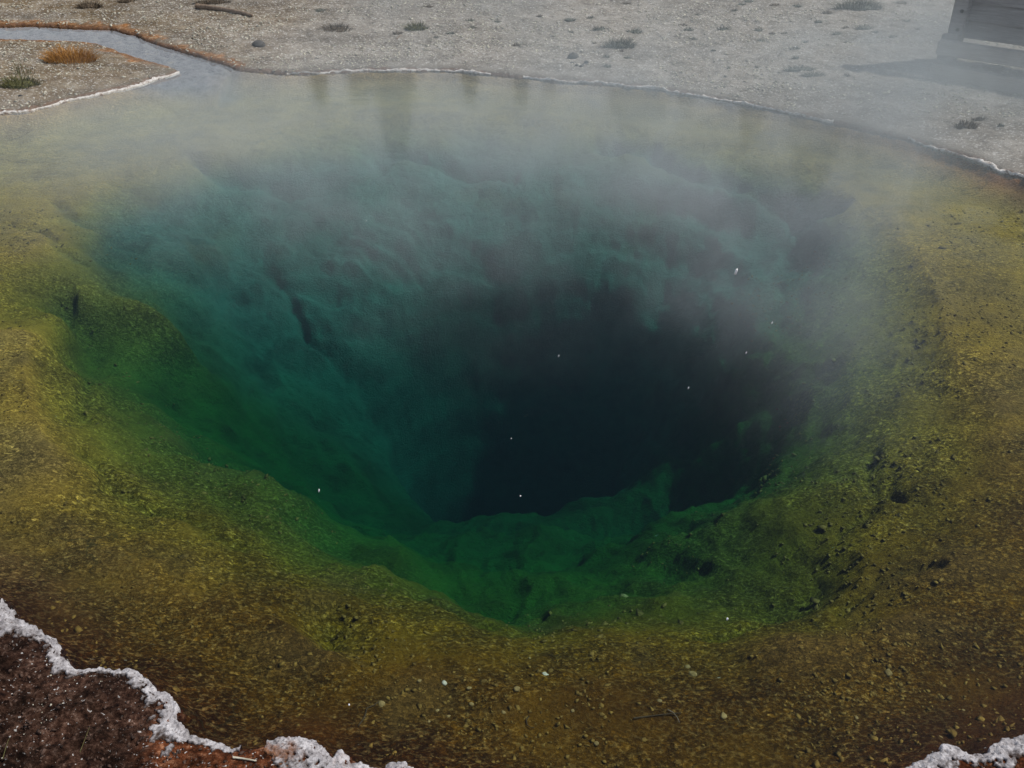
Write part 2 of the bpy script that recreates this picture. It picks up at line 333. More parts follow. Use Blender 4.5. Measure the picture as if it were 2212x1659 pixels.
# ------------------------------------------------------------------ materials of the land
def make_ground():
    m = M('sinter_ground'); x, y, z = m.xyz()
    big = m.noise(.7, 4); mid = m.noise(5, 6, .65); fin = m.noise(60, 5, .7)
    col = m.ramp(mid, [(.3, (.17, .155, .135)), (.5, (.27, .25, .222)), (.7, (.38, .365, .34))])
    tan = m.ramp(mid, [(.3, (.11, .075, .04)), (.5, (.19, .145, .09)), (.7, (.31, .27, .20))])
    leftish = m.math('MULTIPLY', m.rng(x, -1.0, -3.4), 1.0)
    col = m.mix(m.math('MULTIPLY', leftish, m.rng(big, .35, .6, .4, .95)), col, tan)
    col = m.mix(1.0, col, m.ramp(m.noise(.9, 5, .65, m.vmul(m.P, (.7, 1.4, 1))), [(.35, .70), (.55, 1.0), (.7, 1.12)]), 'MULTIPLY')
    fleck = m.rng(m.noise(42, 3, .6, m.vmul(m.P, (1, 1.5, 1))), .56, .66)
    col = m.mix(m.math('MULTIPLY', fleck, .85), col, (.66, .67, .66))
    dark = m.rng(m.noise(34, 4, .65, m.vadd(m.vmul(m.P, (.8, 1.7, 1)), (7, 3, 1))), .56, .68)
    col = m.mix(m.math('MULTIPLY', dark, .8), col, (.07, .062, .055))
    streak = m.rng(m.noise(7, 5, .7, m.vmul(m.P, (.45, 1.5, 1))), .56, .7)
    far = m.rng(y, 9.5, 12)
    col = m.mix(m.math('MULTIPLY', streak, m.math('MULTIPLY', far, .55)), col, (.12, .115, .10))
    # rust and orange mats along the stream and wet margins
    ds = m.attr('stream'); sh = m.attr('shore')
    dn = m.math('ADD', ds, m.math('MULTIPLY', m.math('SUBTRACT', m.noise(6, 4), .5), .5))
    org = m.ramp(m.noise(25, 4, .7), [(.35, (.13, .055, .02)), (.55, (.36, .16, .05)), (.68, (.62, .52, .38))])
    col = m.mix(m.rng(dn, .16, .02), col, org)
    wet = m.mix(.55, col, (.10, .085, .065))
    shn = m.math('ADD', sh, m.math('MULTIPLY', m.math('SUBTRACT', m.noise(9, 4), .5), .1))
    col = m.mix(m.math('MULTIPLY', m.rng(shn, .14, .05), .75), col, wet)
    col = m.mix(m.math('MULTIPLY', m.rng(shn, .03, .012), .4), col, (.22, .12, .085))
    # the near bank: dark wet soil, rust patches, white grit
    nb = m.rng(y, 3.4, 2.9)
    soil = m.ramp(m.noise(38, 6, .78), [(.36, (.006, .003, .003)), (.48, (.034, .0165, .011)), (.58, (.080, .044, .031)), (.68, (.22, .15, .12))])
    rust = m.ramp(m.noise(40, 5, .7), [(.38, (.02, .007, .003)), (.55, (.12, .038, .015)), (.68, (.32, .16, .09))])
    rx = m.math('ADD', m.rng(x, -1.35, -.85), m.math('MULTIPLY', m.math('SUBTRACT', m.noise(5, 4), .5), 1.2))
    soil = m.mix(m.rng(rx, .35, .75, 0, .9), soil, rust)
    soil = m.mix(m.rng(m.noise(85, 2, .5), .66, .72), soil, (.5, .5, .5))
    soil = m.mix(1.0, soil, m.ramp(m.noise(7, 5, .7, m.vadd(m.P, (2, 5, 0))), [(.36, .22), (.5, .8), (.64, 1.5)]), 'MULTIPLY')
    col = m.mix(nb, col, soil)
    h = m.math('ADD', m.math('MULTIPLY', m.noise(70, 5, .7), .6), m.math('MULTIPLY', m.noise(18, 5, .7), 1.0))
    nrm = m.bump(h, .8, .02)
    return m.done(col, .97, nrm, .08)
def make_bed():
    m = M('microbial_mat'); x, y, z = m.xyz()
    dep = m.math('MULTIPLY', z, -1.0)
    n1 = m.noise(1.6, 5, .6); n2 = m.noise(9, 5, .65)
    d2 = m.math('ADD', dep, m.math('MULTIPLY', m.math('SUBTRACT', n1, .5), .22))
    base = m.ramp(m.math('DIVIDE', d2, 3.0), [(0, (.075, .024, .005)), (.03, (.10, .038, .005)), (.06, (.17, .082, .006)), (.10, (.24, .135, .006)),
            (.16, (.17, .13, .006)), (.26, (.06, .12, .008)), (.42, (.020, .125, .008)), (.6, (.012, .12, .018)), (1, (.010, .10, .04))])
    goldy = m.ramp(m.math('DIVIDE', d2, 3.0), [(0, (.30, .20, .12)), (.03, (.60, .41, .18)), (.06, (.54, .33, .06)), (.10, (.40, .26, .035)), (.15, (.22, .18, .025)), (.24, (.075, .13, .020)), (.34, (.03, .12, .020)), (.6, (.025, .12, .04)), (1, (.02, .11, .06))])
    away = m.math('ADD', m.math('MULTIPLY', x, -.16), m.math('ADD', y, m.math('MULTIPLY', m.math('SUBTRACT', m.noise(.8, 3), .5), 1.6)))
    base = m.mix(m.rng(away, 2.5, 4.6), base, goldy)
    base = m.mix(m.math('MULTIPLY', m.rng(y, 5.3, 6.8), m.rng(dep, .15, .42)), base, (.15, .27, .26))
    base = m.mix(m.math('MULTIPLY', m.rng(y, 6.3, 7.6), m.rng(dep, .26, .10)), base, (.46, .33, .15))
    base = m.mix(m.math('MULTIPLY', m.rng(x, 2.2, 3.4), m.rng(dep, .14, .03)), base, (.40, .17, .05))
    sx = m.math('MULTIPLY', m.rng(m.attr('stream'), .75, .45), m.rng(x, -2.3, -2.8))
    # loose flakes: ochre lights and dark gaps
    vs = m.vmul(m.P, (1, 1.35, 1))
    fl = m.math('ADD', m.math('MULTIPLY', m.noise(42, 6, .78, vs), .75), m.math('MULTIPLY', m.vor(60, 'F1', vs), .27))
    cr = m.noise(64, 5, .8, m.vadd(vs, (3, 8, 0)))
    shallow = m.rng(dep, 1.1, .25)
    amt = m.math('MULTIPLY', shallow, m.rng(m.noise(1.9, 4, .6, m.vadd(m.P, (5, 1, 0))), .34, .56, .25, 1.0))
    amt = m.math('MULTIPLY', amt, m.rng(y, 6.8, 4.2, .35, 1.0))
    base = m.mix(1.0, base, m.ramp(m.noise(3.2, 5, .65), [(.3, .55), (.5, .95), (.68, 1.25)]), 'MULTIPLY')
    light = m.mix(.25, m.mix(1.0, base, (2.0, 2.0, 1.8), 'MULTIPLY'), (.55, .46, .20))
    dk = m.mix(1.0, base, (.22, .22, .22), 'MULTIPLY')
    col = m.mix(m.math('MULTIPLY', m.rng(fl, .50, .64), amt), base, light)
    col = m.mix(m.math('MULTIPLY', m.rng(cr, .52, .62), m.math('MULTIPLY', amt, .6)), col, dk)
    # smooth silted patches
    silt = m.math('MAXIMUM', m.rng(m.noise(2.3, 3, .5, m.vadd(m.P, (11, 4, 0))), .58, .7), m.math('MULTIPLY', m.attr('silt'), 1.3))
    col = m.mix(m.math('MULTIPLY', silt, m.math('MULTIPLY', shallow, .7), clamp=True), col, m.mix(.5, base, (.30, .19, .06)))
    # clods: each its own shade, with dark gaps between
    wn = m.vadd(vs, m.n_col2())
    for sc_, k_ in ((48, .75), (105, .55)):
        cell = m.n('ShaderNodeTexVoronoi', feature='F1'); cell.inputs['Scale'].default_value = sc_; m.link(wn, cell.inputs['Vector'])
        lum = m.xyz(cell.outputs['Color'])[0]
        col = m.mix(m.math('MULTIPLY', amt, k_), col, m.mix(1.0, col, m.ramp(lum, [(0, .42), (.5, .85), (.85, 1.25), (1, 1.8)]), 'MULTIPLY'))
        ed = m.rng(m.vor(sc_, 'DISTANCE_TO_EDGE', wn), .10, .02)
        col = m.mix(m.math('MULTIPLY', m.math('MULTIPLY', ed, amt), k_*.8), col, m.mix(1.0, col, (.3, .3, .3), 'MULTIPLY'))
    # dark cracks of the mat
    ck = m.vor(2.2, 'DISTANCE_TO_EDGE', m.vadd(m.P, m.vmul(m.n_col(), (1, 1, 1))))
    ckm = m.math('MULTIPLY', m.rng(ck, .02, .002), m.rng(m.noise(1.1, 2), .55, .68))
    col = m.mix(m.math('MULTIPLY', ckm, .45), col, (.03, .04, .02))
    # pale torn flakes of sinter
    pale = m.math('MULTIPLY', m.rng(m.noise(13, 4, .6, m.vmul(m.P, (1, 3, 1))), .70, .74), m.rng(m.noise(1.3, 2), .5, .6))
    col = m.mix(m.math('MULTIPLY', pale, .7), col, (.62, .64, .52))
    col = m.mix(sx, col, m.ramp(m.noise(14, 4, .7), [(.35, (.08, .09, .11)), (.55, (.22, .23, .27)), (.72, (.32, .30, .27))]))  # stream bed: pale blue-grey sky reflection put into its colour
    h = m.math('ADD', m.math('MULTIPLY', fl, 1.0), m.math('MULTIPLY', m.noise(90, 4, .7), .4))
    nrm = m.bump(h, 1.0, .035)
    return m.done(col, .95, nrm, .1)
def _ncol(s):
    nd = s.n('ShaderNodeTexNoise'); nd.inputs['Scale'].default_value = 3; nd.inputs['Detail'].default_value = 4
    s.link(s.P, nd.inputs['Vector'])
    a = s.n('ShaderNodeVectorMath', operation='SUBTRACT'); s.link(nd.outputs['Color'], a.inputs[0]); a.inputs[1].default_value = (.5, .5, .5)
    b = s.n('ShaderNodeVectorMath', operation='SCALE'); s.link(a.outputs[0], b.inputs[0]); b.inputs['Scale'].default_value = .6
    return b.outputs[0]
M.n_col = _ncol
def _ncol2(s):
    nd = s.n('ShaderNodeTexNoise'); nd.inputs['Scale'].default_value = 30; nd.inputs['Detail'].default_value = 3
    s.link(s.P, nd.inputs['Vector'])
    a = s.n('ShaderNodeVectorMath', operation='SUBTRACT'); s.link(nd.outputs['Color'], a.inputs[0]); a.inputs[1].default_value = (.5, .5, .5)
    b = s.n('ShaderNodeVectorMath', operation='SCALE'); s.link(a.outputs[0], b.inputs[0]); b.inputs['Scale'].default_value = .035
    return b.outputs[0]
M.n_col2 = _ncol2
MG, MB_ = make_ground(), make_bed()
attrs = {'stream': d_stream, 'shore': sdf, 'silt': siltA}
g = submesh('ground', quads[~qpool], MG, attrs); tag(g, kind='structure')
b = submesh('pool_bed', quads[qpool], MB_, attrs); tag(b, kind='structure')
def land_z(x, y):
    i = int(np.searchsorted(ax_x, x)); j = int(np.searchsorted(ax_y, y)); return float(Z[min(j, ny-1), min(i, nx-1)])
def land_z_arr(xa, ya):
    i = np.clip(np.searchsorted(ax_x, xa), 0, nx-1); j = np.clip(np.searchsorted(ax_y, ya), 0, ny-1); return Z[j, i], sdf[j, i]

# ------------------------------------------------------------------ water: a closed body that absorbs, with a mirror-like skin
m = M('pool_water'); t = m.t; t.nodes.remove(m.b)
tr = m.n('ShaderNodeBsdfTransparent'); gl = m.n('ShaderNodeBsdfGlossy'); gl.inputs['Roughness'].default_value = .015
fr = m.n('ShaderNodeFresnel'); fr.inputs['IOR'].default_value = 1.333
mx = m.n('ShaderNodeMixShader')
rip = m.math('ADD', m.noise(5, 4, .55, m.vmul(m.P, (.45, 1.6, 1))), m.math('MULTIPLY', m.noise(30, 3, .6, m.vmul(m.P, (.5, 1.3, 1))), .15))
bn = m.bump(rip, .25, .004)
m.link(bn, gl.inputs['Normal']); m.link(bn, fr.inputs['Normal'])
m.link(fr.outputs[0], mx.inputs[0]); m.link(tr.outputs[0], mx.inputs[1]); m.link(gl.outputs[0], mx.inputs[2])
m.link(mx.outputs[0], m.out.inputs['Surface'])
WATER_D = .98
va = m.n('ShaderNodeVolumeAbsorption'); va.inputs['Color'].default_value = (.22, .79, .735, 1); va.inputs['Density'].default_value = WATER_D
vs_ = m.n('ShaderNodeVolumeScatter'); vs_.inputs['Color'].default_value = (.25, .65, 1, 1); vs_.inputs['Density'].default_value = .013
ad = m.n('ShaderNodeAddShader'); m.link(va.outputs[0], ad.inputs[0]); m.link(vs_.outputs[0], ad.inputs[1]); m.link(ad.outputs[0], m.out.inputs['Volume'])
wx0, wx1, wy0, wy1 = -15, 9, -.5, 13
wv = [(wx0, wy0, 0), (wx1, wy0, 0), (wx1, wy1, 0), (wx0, wy1, 0), (wx0, wy0, -9), (wx1, wy0, -9), (wx1, wy1, -9), (wx0, wy1, -9)]
wf = [(0, 1, 2, 3), (7, 6, 5, 4), (4, 5, 1, 0), (5, 6, 2, 1), (6, 7, 3, 2), (7, 4, 0, 3)]
tag(mesh_obj('water', wv, wf, m.m, smooth_shade=False), kind='structure')
exec_rest = True

# ------------------------------------------------------------------ white sinter crust along the near shore
def make_crust():
    m = M('white_sinter_crust')
    n1 = m.noise(28, 6, .7); n2 = m.noise(110, 4, .7)
    col = m.ramp(n1, [(.3, (.10, .09, .095)), (.45, (.32, .31, .33)), (.62, (.56, .56, .60))])
    inner = m.attr('back')
    col = m.mix(m.rng(m.math('ADD', inner, m.math('MULTIPLY', m.math('SUBTRACT', m.noise(24, 5, .7), .5), .9)), .60, 1.05), col, (.05, .032, .025))
    st = m.math('MULTIPLY', m.rng(m.noise(11, 4, .65), .5, .66), m.attr('rust'))
    col = m.mix(st, col, (.24, .11, .055))
    col = m.mix(m.rng(n2, .55, .64, 0, .75), col, (.06, .05, .05))
    h = m.math('ADD', n1, m.math('MULTIPLY', n2, .5))
    return m.done(col, .85, m.bump(h, .9, .012), .3)
MC = make_crust()
def crust(px0, px1, py0, py1, widths, label, step=.0035, rust=0.0, seed=0, thick=.006):
    x0, x1 = at(px0, (py0+py1)/2)[0], at(px1, (py0+py1)/2)[0]; y0, y1 = at(0, py1)[1], at(0, py0)[1]
    cxs = np.arange(x0, x1, step); cys = np.arange(y0, y1, step); XX, YY = np.meshgrid(cxs, cys)
    depth_ = YY*math.cos(PITCH)+CAM_H*math.sin(PITCH); PX = 1106+XX/depth_*FOC*2212/1024
    s = np.where(inside(XX, YY, shore), -1, 1)*seg_dist(XX, YY, shore)
    s = s + fbm(XX*9, YY*9, 4, 3)*.010 + fbm(XX*30, YY*30, 3, 15+seed)*.012 + fbm(XX*75, YY*75, 2, 25)*.006
    wd = np.interp(PX, [w_[0] for w_ in widths], [w_[1] for w_ in widths])
    wb = wd*(1+.5*fbm(XX*6, YY*6, 3, 35+seed)+.4*fbm(XX*32, YY*32, 4, 45+seed)+.5*fbm(XX*90, YY*90, 3, 46+seed))
    u = s/np.maximum(wb, .004)                                  # 0 at the water's edge, 1 at the back of the crust
    prof = smooth(-.02, .10, s/.06)*smooth(1.1, .75, u)*(wd > .004)
    prof *= smooth(px0, px0+12, PX)*smooth(px1, px1-12, PX)
    gz, _ = land_z_arr(XX, YY)
    top = .002 + thick*prof*(1+.4*fbm(XX*16, YY*16, 4, 55)) + .0045*fbm(XX*55, YY*55, 3, 65)*prof + .004*fbm(XX*120, YY*120, 2, 66)*prof
    keep = prof > .03
    keep_v = keep.copy()
    keep_v[1:] |= keep[:-1]; keep_v[:-1] |= keep[1:]; keep_v[:, 1:] |= keep[:, :-1]; keep_v[:, :-1] |= keep[:, 1:]
    zz = np.where(keep, np.maximum(gz, .012)+top, np.minimum(gz, 0)-.02)
    idc = np.arange(XX.size).reshape(XX.shape)
    q = np.stack([idc[:-1, :-1], idc[:-1, 1:], idc[1:, 1:], idc[1:, :-1]], -1).reshape(-1, 4)
    q = q[keep_v.reshape(-1)[q].all(1)]
    used = np.unique(q); rm = np.zeros(XX.size, np.int64); rm[used] = np.arange(len(used))
    V = np.stack([XX, YY, zz], -1).reshape(-1, 3)[used]
    ra = np.interp(PX, [r_[0] for r_ in rust], [r_[1] for r_ in rust]) if isinstance(rust, list) else np.full(XX.shape, rust)
    o = mesh_obj('sinter_crust', V, rm[q], MC, attrs={'back': np.clip(u, 0, 1.2).reshape(-1)[used], 'rust': ra.reshape(-1)[used]})
    return tag(o, label, 'mineral crust', 'white crusts along the near shore')
crust(-90, 565, 1240, 1690, [(-90, .07), (0, .07), (60, .045), (130, .045), (170, .035), (230, .035), (300, .065), (370, .085), (395, .055), (420, .028), (470, .024), (520, .018), (565, .012)],
      'long scalloped white crust along the dark bank on the left near shore', rust=[(0, 0), (380, 0), (430, .6), (560, 1)])
crust(568, 828, 1580, 1720, [(568, .03), (590, .10), (650, .13), (740, .12), (828, .10)], 'broad white crust with a rust stained left edge beside orange soil', rust=[(568, 1.2), (610, .8), (680, .25), (830, .3)], seed=3)
crust(832, 898, 1635, 1720, [(832, .08), (898, .08)], 'tiny white crust tip at the bottom edge, just right of the broad crust', seed=5)
crust(1900, 2330, 1540, 1740, [(1900, .09), (2050, .10), (2110, .05), (2160, .09), (2330, .10)], 'white scalloped crust in the bottom right corner', seed=8)

# ------------------------------------------------------------------ conifers beyond the flats, seen mirrored in the pool
mt = M('needles'); MN = mt.done(mt.ramp(mt.noise(6, 3), [(.3, (.025, .04, .016)), (.7, (.06, .085, .035))]), .8)
mt = M('bark'); MBK = mt.done(mt.ramp(mt.noise(12, 4), [(.3, (.06, .045, .03)), (.7, (.16, .12, .09))]), .9)
def conifer(x, y, h, wdt, label, seed):
    r = np.random.default_rng(seed)
    e = empty('conifer', (x, y, land_z(x, y))); tag(e, label, 'tree', 'conifers beyond the flats, mirrored in the water')
    n = 7; V, F = [], []
    for k in range(9):
        z = h*k/8; rr = .13*(1-k/8.6)*(h/12)
        for j in range(n): a = 2*math.pi*j/n; V.append((rr*math.cos(a), rr*math.sin(a), z))
        if k: F += [((k-1)*n+j, (k-1)*n+(j+1) % n, k*n+(j+1) % n, k*n+j) for j in range(n)]
    mesh_obj('trunk', V, F, MBK, e)
    V, F = [], []
    zb = h*.12
    while zb < h*.99:
        f = 1-zb/h; nb = 5+int(6*f)
        for b_ in range(nb):
            a = r.uniform(0, 2*math.pi); L = wdt*.5*(f**.8)*r.uniform(.65, 1.1)+.08; dr = -.28*L
            for c in range(max(4, int(L*9))):
                t_ = (c+.5)/max(4, int(L*9)); px_, py_ = math.cos(a)*L*t_, math.sin(a)*L*t_; pz_ = zb+dr*t_+r.uniform(-.05, .05)
                for q_ in range(3):
                    s = .20+.26*(1-t_)*min(1, L); d1 = r.normal(size=3)*s; d2 = r.normal(size=3)*s; d1[2] *= .5; d2[2] *= .5
                    i0 = len(V); V += [(px_, py_, pz_), (px_+d1[0], py_+d1[1], pz_+d1[2]), (px_+d2[0], py_+d2[1], pz_+d2[2])]; F.append((i0, i0+1, i0+2))
        zb += .16+.12*f
    mesh_obj('crown', V, F, MN, e, smooth_shade=False)
def tree_at(px, py_tip, dist, wdt, label, seed):
    d = ray(px, py_tip, 2212); k = dist/math.hypot(d[0], d[1]); h = -d[2]*k - CAM_H
    conifer(d[0]*k, d[1]*k, h, wdt, label, seed)
TL = [(860, 338, 46, 6.4, 'tallest mirrored conifer, its broad dark image hanging below the far shore left of centre'),
 (694, 212, 52, 3.4, 'slim conifer mirrored farthest left under the far shore'),
 (776, 214, 50, 4.2, 'small conifer mirrored just left of the tallest one'),
 (790, 196, 60, 2.6, 'short narrow conifer mirrored between the slim one and the tallest one'),
 (1016, 206, 55, 3.2, 'short wide conifer mirrored right of the tallest one'),
 (1126, 218, 56, 2.2, 'thin conifer mirrored at the middle of the far shore'),
 (1188, 196, 64, 3.4, 'low conifer mirrored right of the thin middle one'),
 (1362, 346, 42, 6.5, 'wide conifer with a pointed top mirrored right of centre'),
 (1418, 262, 50, 4.6, 'conifer mirrored against the right side of the wide one'),
 (1480, 236, 56, 5.0, 'squat conifer mirrored second to the right of the wide one'),
 (1620, 300, 48, 5.0, 'bushy conifer mirrored at the left of the right hand group'),
 (1740, 420, 36, 6.0, 'tall bushy conifer mirrored in the ochre shallows at upper right'),
 (1880, 450, 36, 6.0, 'tallest conifer of the group mirrored at the far right'),
 (2040, 470, 34, 6.0, 'dense conifer mirrored next to the boardwalk side'),
 (2190, 480, 34, 6.0, 'conifer mirrored at the right edge of the picture')]
for i, (px, py, ds_, wd, lb) in enumerate(TL): tree_at(px, py, ds_, wd, lb, 100+i)

# ------------------------------------------------------------------ boardwalk barrier of weathered planks, upper right
mw = M('weathered_wood'); wv_ = mw.vmul(mw.P, (1, 1, 1))
gr = mw.noise(3, 6, .7, mw.vmul(mw.P, (2, 2, 30)))
MW = mw.done(mw.ramp(gr, [(.3, (.22, .21, .205)), (.55, (.33, .32, .31)), (.75, (.44, .43, .42))]), .85, mw.bump(gr, .4, .01))
q = M('dark_iron'); MDARKM = q.done((.05, .045, .04), .5)
def box(name, c, size, rz, mat, parent, bev=.008):
    import bmesh
    bm = bmesh.new(); bmesh.ops.create_cube(bm, size=1.0); bmesh.ops.scale(bm, vec=size, verts=bm.verts)
    bmesh.ops.bevel(bm, geom=bm.edges[:], offset=bev, segments=2, affect='EDGES')
    bmesh.ops.subdivide_edges(bm, edges=[e for e in bm.edges if e.calc_length() > .3], cuts=8)
    for v in bm.verts:
        v.co.z += .004*math.sin(v.co.x*5+c[0]*9); v.co.y += .003*math.sin(v.co.x*7+c[2]*11)
    me = bpy.data.meshes.new(name); bm.to_mesh(me); bm.free(); me.materials.append(mat)
    o = bpy.data.objects.new(name, me); COL.objects.link(o); o.parent = parent; o.location = c; o.rotation_euler = (0, 0, rz)
    return o
BP = np.array([4.02, 9.32]); BA = math.atan2(-.58, .81); ux = np.array([math.cos(BA), math.sin(BA)]); un = np.array([-ux[1], ux[0]])
bw = empty('boardwalk', (BP[0], BP[1], 0)); tag(bw, 'weathered grey plank boardwalk side with a thick post, misted over at upper right', 'boardwalk')
def loc(u, n, z): p = ux*u+un*n; return (float(p[0]), float(p[1]), z)
Lb = 5.0
for k in range(3): box('post', loc(0.0+k*2.3, .0, .75), (.125, .125, 1.5), BA, MW, bw)
box('footing', loc(-.02, -.085, .17), (.15, .045, .34), BA, MW, bw)
for k in range(6): box('side_plank', loc(Lb/2-.04, .09-.004*k, .36+k*.154), (Lb, .04, .150), BA+.004*k, MW, bw)
for k in range(3):
    for z_ in (.38, .54, .71): box('bolt', loc(k*2.3+.02, -.068, z_), (.03, .02, .03), BA, MDARKM, bw, .006)
for k, (z, n_) in enumerate(((.33, -.55), (.13, -.62))): box('stringer', loc(Lb/2-.0, n_, z+.0), (Lb, .09, .12 if k == 0 else .14), BA, MW, bw)
box('cap_rail', loc(Lb/2, .03, 1.42), (Lb+.3, .14, .05), BA, MW, bw)

# ------------------------------------------------------------------ plants, stones, twigs
def mat_simple(name, lo, hi, sc=20, rough=.9):
    q = M(name); n_ = q.noise(sc, 5, .65); return q.done(q.ramp(n_, [(.3, lo), (.7, hi)]), rough, q.bump(n_, .6, .01))
MGOLD = mat_simple('golden_straw', (.30, .12, .02), (.55, .30, .07), 60)
MOLIVE = mat_simple('dull_olive_blades', (.05, .06, .02), (.16, .15, .05), 60)
MSAGE = mat_simple('grey_sage_leaves', (.08, .09, .075), (.18, .19, .16), 60)
MBROWN = mat_simple('brown_thatch', (.06, .05, .035), (.17, .13, .09), 50)
MDARK = mat_simple('dark_stone', (.035, .035, .035), (.10, .10, .10), 18)
MPALE = mat_simple('pale_stone', (.35, .33, .24), (.62, .62, .55), 30)
MTAN = mat_simple('tan_stone', (.16, .11, .04), (.36, .27, .12), 30)
MTWIG = mat_simple('dead_twig', (.10, .07, .045), (.28, .22, .17), 40)
MTWIGD = mat_simple('sunken_twig', (.03, .022, .012), (.09, .06, .03), 40)
def blades(n, rx, ry, h, r, wdt=.004, lean=.5, curl=.4):
    V, F = [], []
    for i in range(n):
        a = r.uniform(0, 2*math.pi); q = math.sqrt(r.uniform(0, 1)); x0, y0 = rx*q*math.cos(a), ry*q*math.sin(a)
        hh = h*(1-.55*q*q)*r.uniform(.55, 1.15); la = r.uniform(0, 2*math.pi); dx, dy = math.cos(la)*hh*lean*r.uniform(0, 1)+x0*curl, math.sin(la)*hh*lean*r.uniform(0, 1)
        wa = r.uniform(0, math.pi); wx, wy = math.cos(wa)*wdt, math.sin(wa)*wdt; i0 = len(V)
        for t_ in (0, .55, 1):
            s_ = 1-.8*t_; px_ = x0+dx*t_*t_; py_ = y0+dy*t_*t_; pz_ = hh*(t_-.15*t_*t_)-.004
            V += [(px_-wx*s_, py_-wy*s_, pz_), (px_+wx*s_, py_+wy*s_, pz_)]
        F += [(i0, i0+1, i0+3, i0+2), (i0+2, i0+3, i0+5, i0+4)]
    return V, F
def stone_mesh(sx, sy, sz, seed, sub=2):
    import bmesh
    bm = bmesh.new(); bmesh.ops.create_icosphere(bm, subdivisions=sub, radius=1)
    r = np.random.default_rng(seed); off = r.uniform(-9, 9, 3)
    from mathutils import noise as mn
    for v in bm.verts:
        k = 1+.38*mn.noise(v.co*1.1+Vector(off))+.18*mn.noise(v.co*3.1+Vector(off)); v.co = Vector((v.co.x*sx*k, v.co.y*sy*k, v.co.z*sz*k))
    V = [tuple(v.co) for v in bm.verts]; F = [tuple(v.index for v in f.verts) for f in bm.faces]; bm.free(); return V, F
def ground_at(px, py, W=2816):
    z = .1
    for _ in range(4): p = at(px, py, z, W); z = land_z(p[0], p[1])
    return p[0], p[1], z
def px_size(px, py, wpx, W=2816):
    a = at(px-wpx/2, py, .1, W); b_ = at(px+wpx/2, py, .1, W); return float(np.linalg.norm(b_-a))
# tufts: x, y, width in the photograph, height m, material, blade count
def tuft(px, py, wpx, h, mat, n, label, cat='grass tuft', group=None, name='grass_tuft', flat=.5, core=True, lean=.6, bw_=.004):
    x, y, z = ground_at(px, py); s = px_size(px, py, wpx)/2; r = np.random.default_rng(int(px*7+py))
    V, F = blades(n, s, s*flat, h, r, bw_, lean)
    if core:
        cv, cf = stone_mesh(s*.8, s*flat*.8, h*.35, int(px)); i0 = len(V); V += cv; F += [tuple(k+i0 for k in f) for f in cf]
    o = mesh_obj(name, V, F, mat, smooth_shade=False); o.location = (x, y, z-.004)
    return tag(o, label, cat, group)
tuft(196, 168, 135, .19, MGOLD, 900, 'golden straw coloured grass tuft on the spit below the stream', bw_=.003, core=False)
tuft(56, 236, 105, .13, MOLIVE, 420, 'dark olive cushion of grass at the left edge of the spit', flat=.6)
tuft(62, 205, 70, .20, MOLIVE, 45, 'sparse upright olive stalks behind the dark cushion of grass', core=False, lean=.3, bw_=.0025)
tuft(246, 20, 70, .10, MBROWN, 260, 'brown tuft above the stream at the top left')
tuft(350, 4, 55, .08, MBROWN, 160, 'small brown tuft at the top edge, right of the brown one above the stream')
tuft(586, 8, 95, .09, MBROWN, 300, 'wide dark brown mat of thatch at the top edge above the lying branch', flat=.35)
tuft(924, 82, 88, .09, MBROWN, 300, 'faint brown mound of thatch on the grey flat, upper left of centre', flat=.7)
tuft(1146, 80, 60, .11, MOLIVE, 240, 'olive brown tuft right of the faint brown mound')
tuft(1704, 130, 80, .12, MSAGE, 420, 'wide dark sage clump in the middle of the right flat', cat='low shrub', name='low_shrub')
tuft(2360, 24, 118, .16, MSAGE, 520, 'broadest sage shrub, near the top edge at right', cat='low shrub', name='low_shrub', flat=.4)
tuft(2196, 194, 80, .07, MSAGE, 260, 'long low sage strip above the far shore at right', cat='low shrub', name='low_shrub', flat=.35)
tuft(2238, 208, 62, .06, MSAGE, 200, 'low dark strip just right of the long sage strip', cat='low shrub', name='low_shrub', flat=.35)
tuft(2655, 350, 58, .09, MBROWN, 240, 'brown green tuft by the shore below the boardwalk')
tuft(2694, 328, 40, .06, MBROWN, 120, 'small brown tuft just behind the one below the boardwalk')
tuft(2753, 347, 18, .05, MSAGE, 60, 'tiny green tuft nearest the right edge by the shore')
small = [(1650,80,40),(1745,88,44),(1710,142,14),(1920,42,15),(2092,113,24),(1962,139,12),(2003,189,12),(2080,186,12),(1573,91,14),(1895,84,28),
 (1911,109,14),(2086,85,30),(2041,14,26),(2060,6,30),(1484,44,18),(1624,50,22),(1567,58,30),(1879,71,26),(1990,80,38),(1726,160,20),(1726,10,26),(2019,30,18),
 (1420,128,22),(1669,186,22),(1667,157,18),(1636,120,12),(2192,18,32),(2131,15,26),(2478,10,34),(2376,78,46),(2325,77,18),(2491,58,26),(2157,93,20),(2122,94,18),
 (2185,135,28),(2187,160,22),(2328,208,20),(2134,227,14),(2408,86,20),(2303,94,26),(2522,82,16),(2456,103,26),(2214,117,18),(2331,117,18),(2277,33,30),
 (1293,58,30),(1239,93,26),(1200,106,16),(1366,61,22),(1299,77,22),(1092,92,30),(2250,60,20),(1180,20,24),(880,30,30)]
small = sorted(set(small), key=lambda s: (s[1] > 70, s[1] > 125, s[0]))
rows = {'along the top edge': [s for s in small if s[1] <= 70], 'across the middle of the flats': [s for s in small if 70 < s[1] <= 125], 'just above the far shore': [s for s in small if s[1] > 125]}
ords = 'first second third fourth fifth sixth seventh eighth ninth tenth eleventh twelfth thirteenth fourteenth fifteenth sixteenth seventeenth eighteenth nineteenth twentieth twenty-first twenty-second twenty-third twenty-fourth twenty-fifth twenty-sixth twenty-seventh twenty-eighth twenty-ninth thirtieth thirty-first thirty-second'.split()
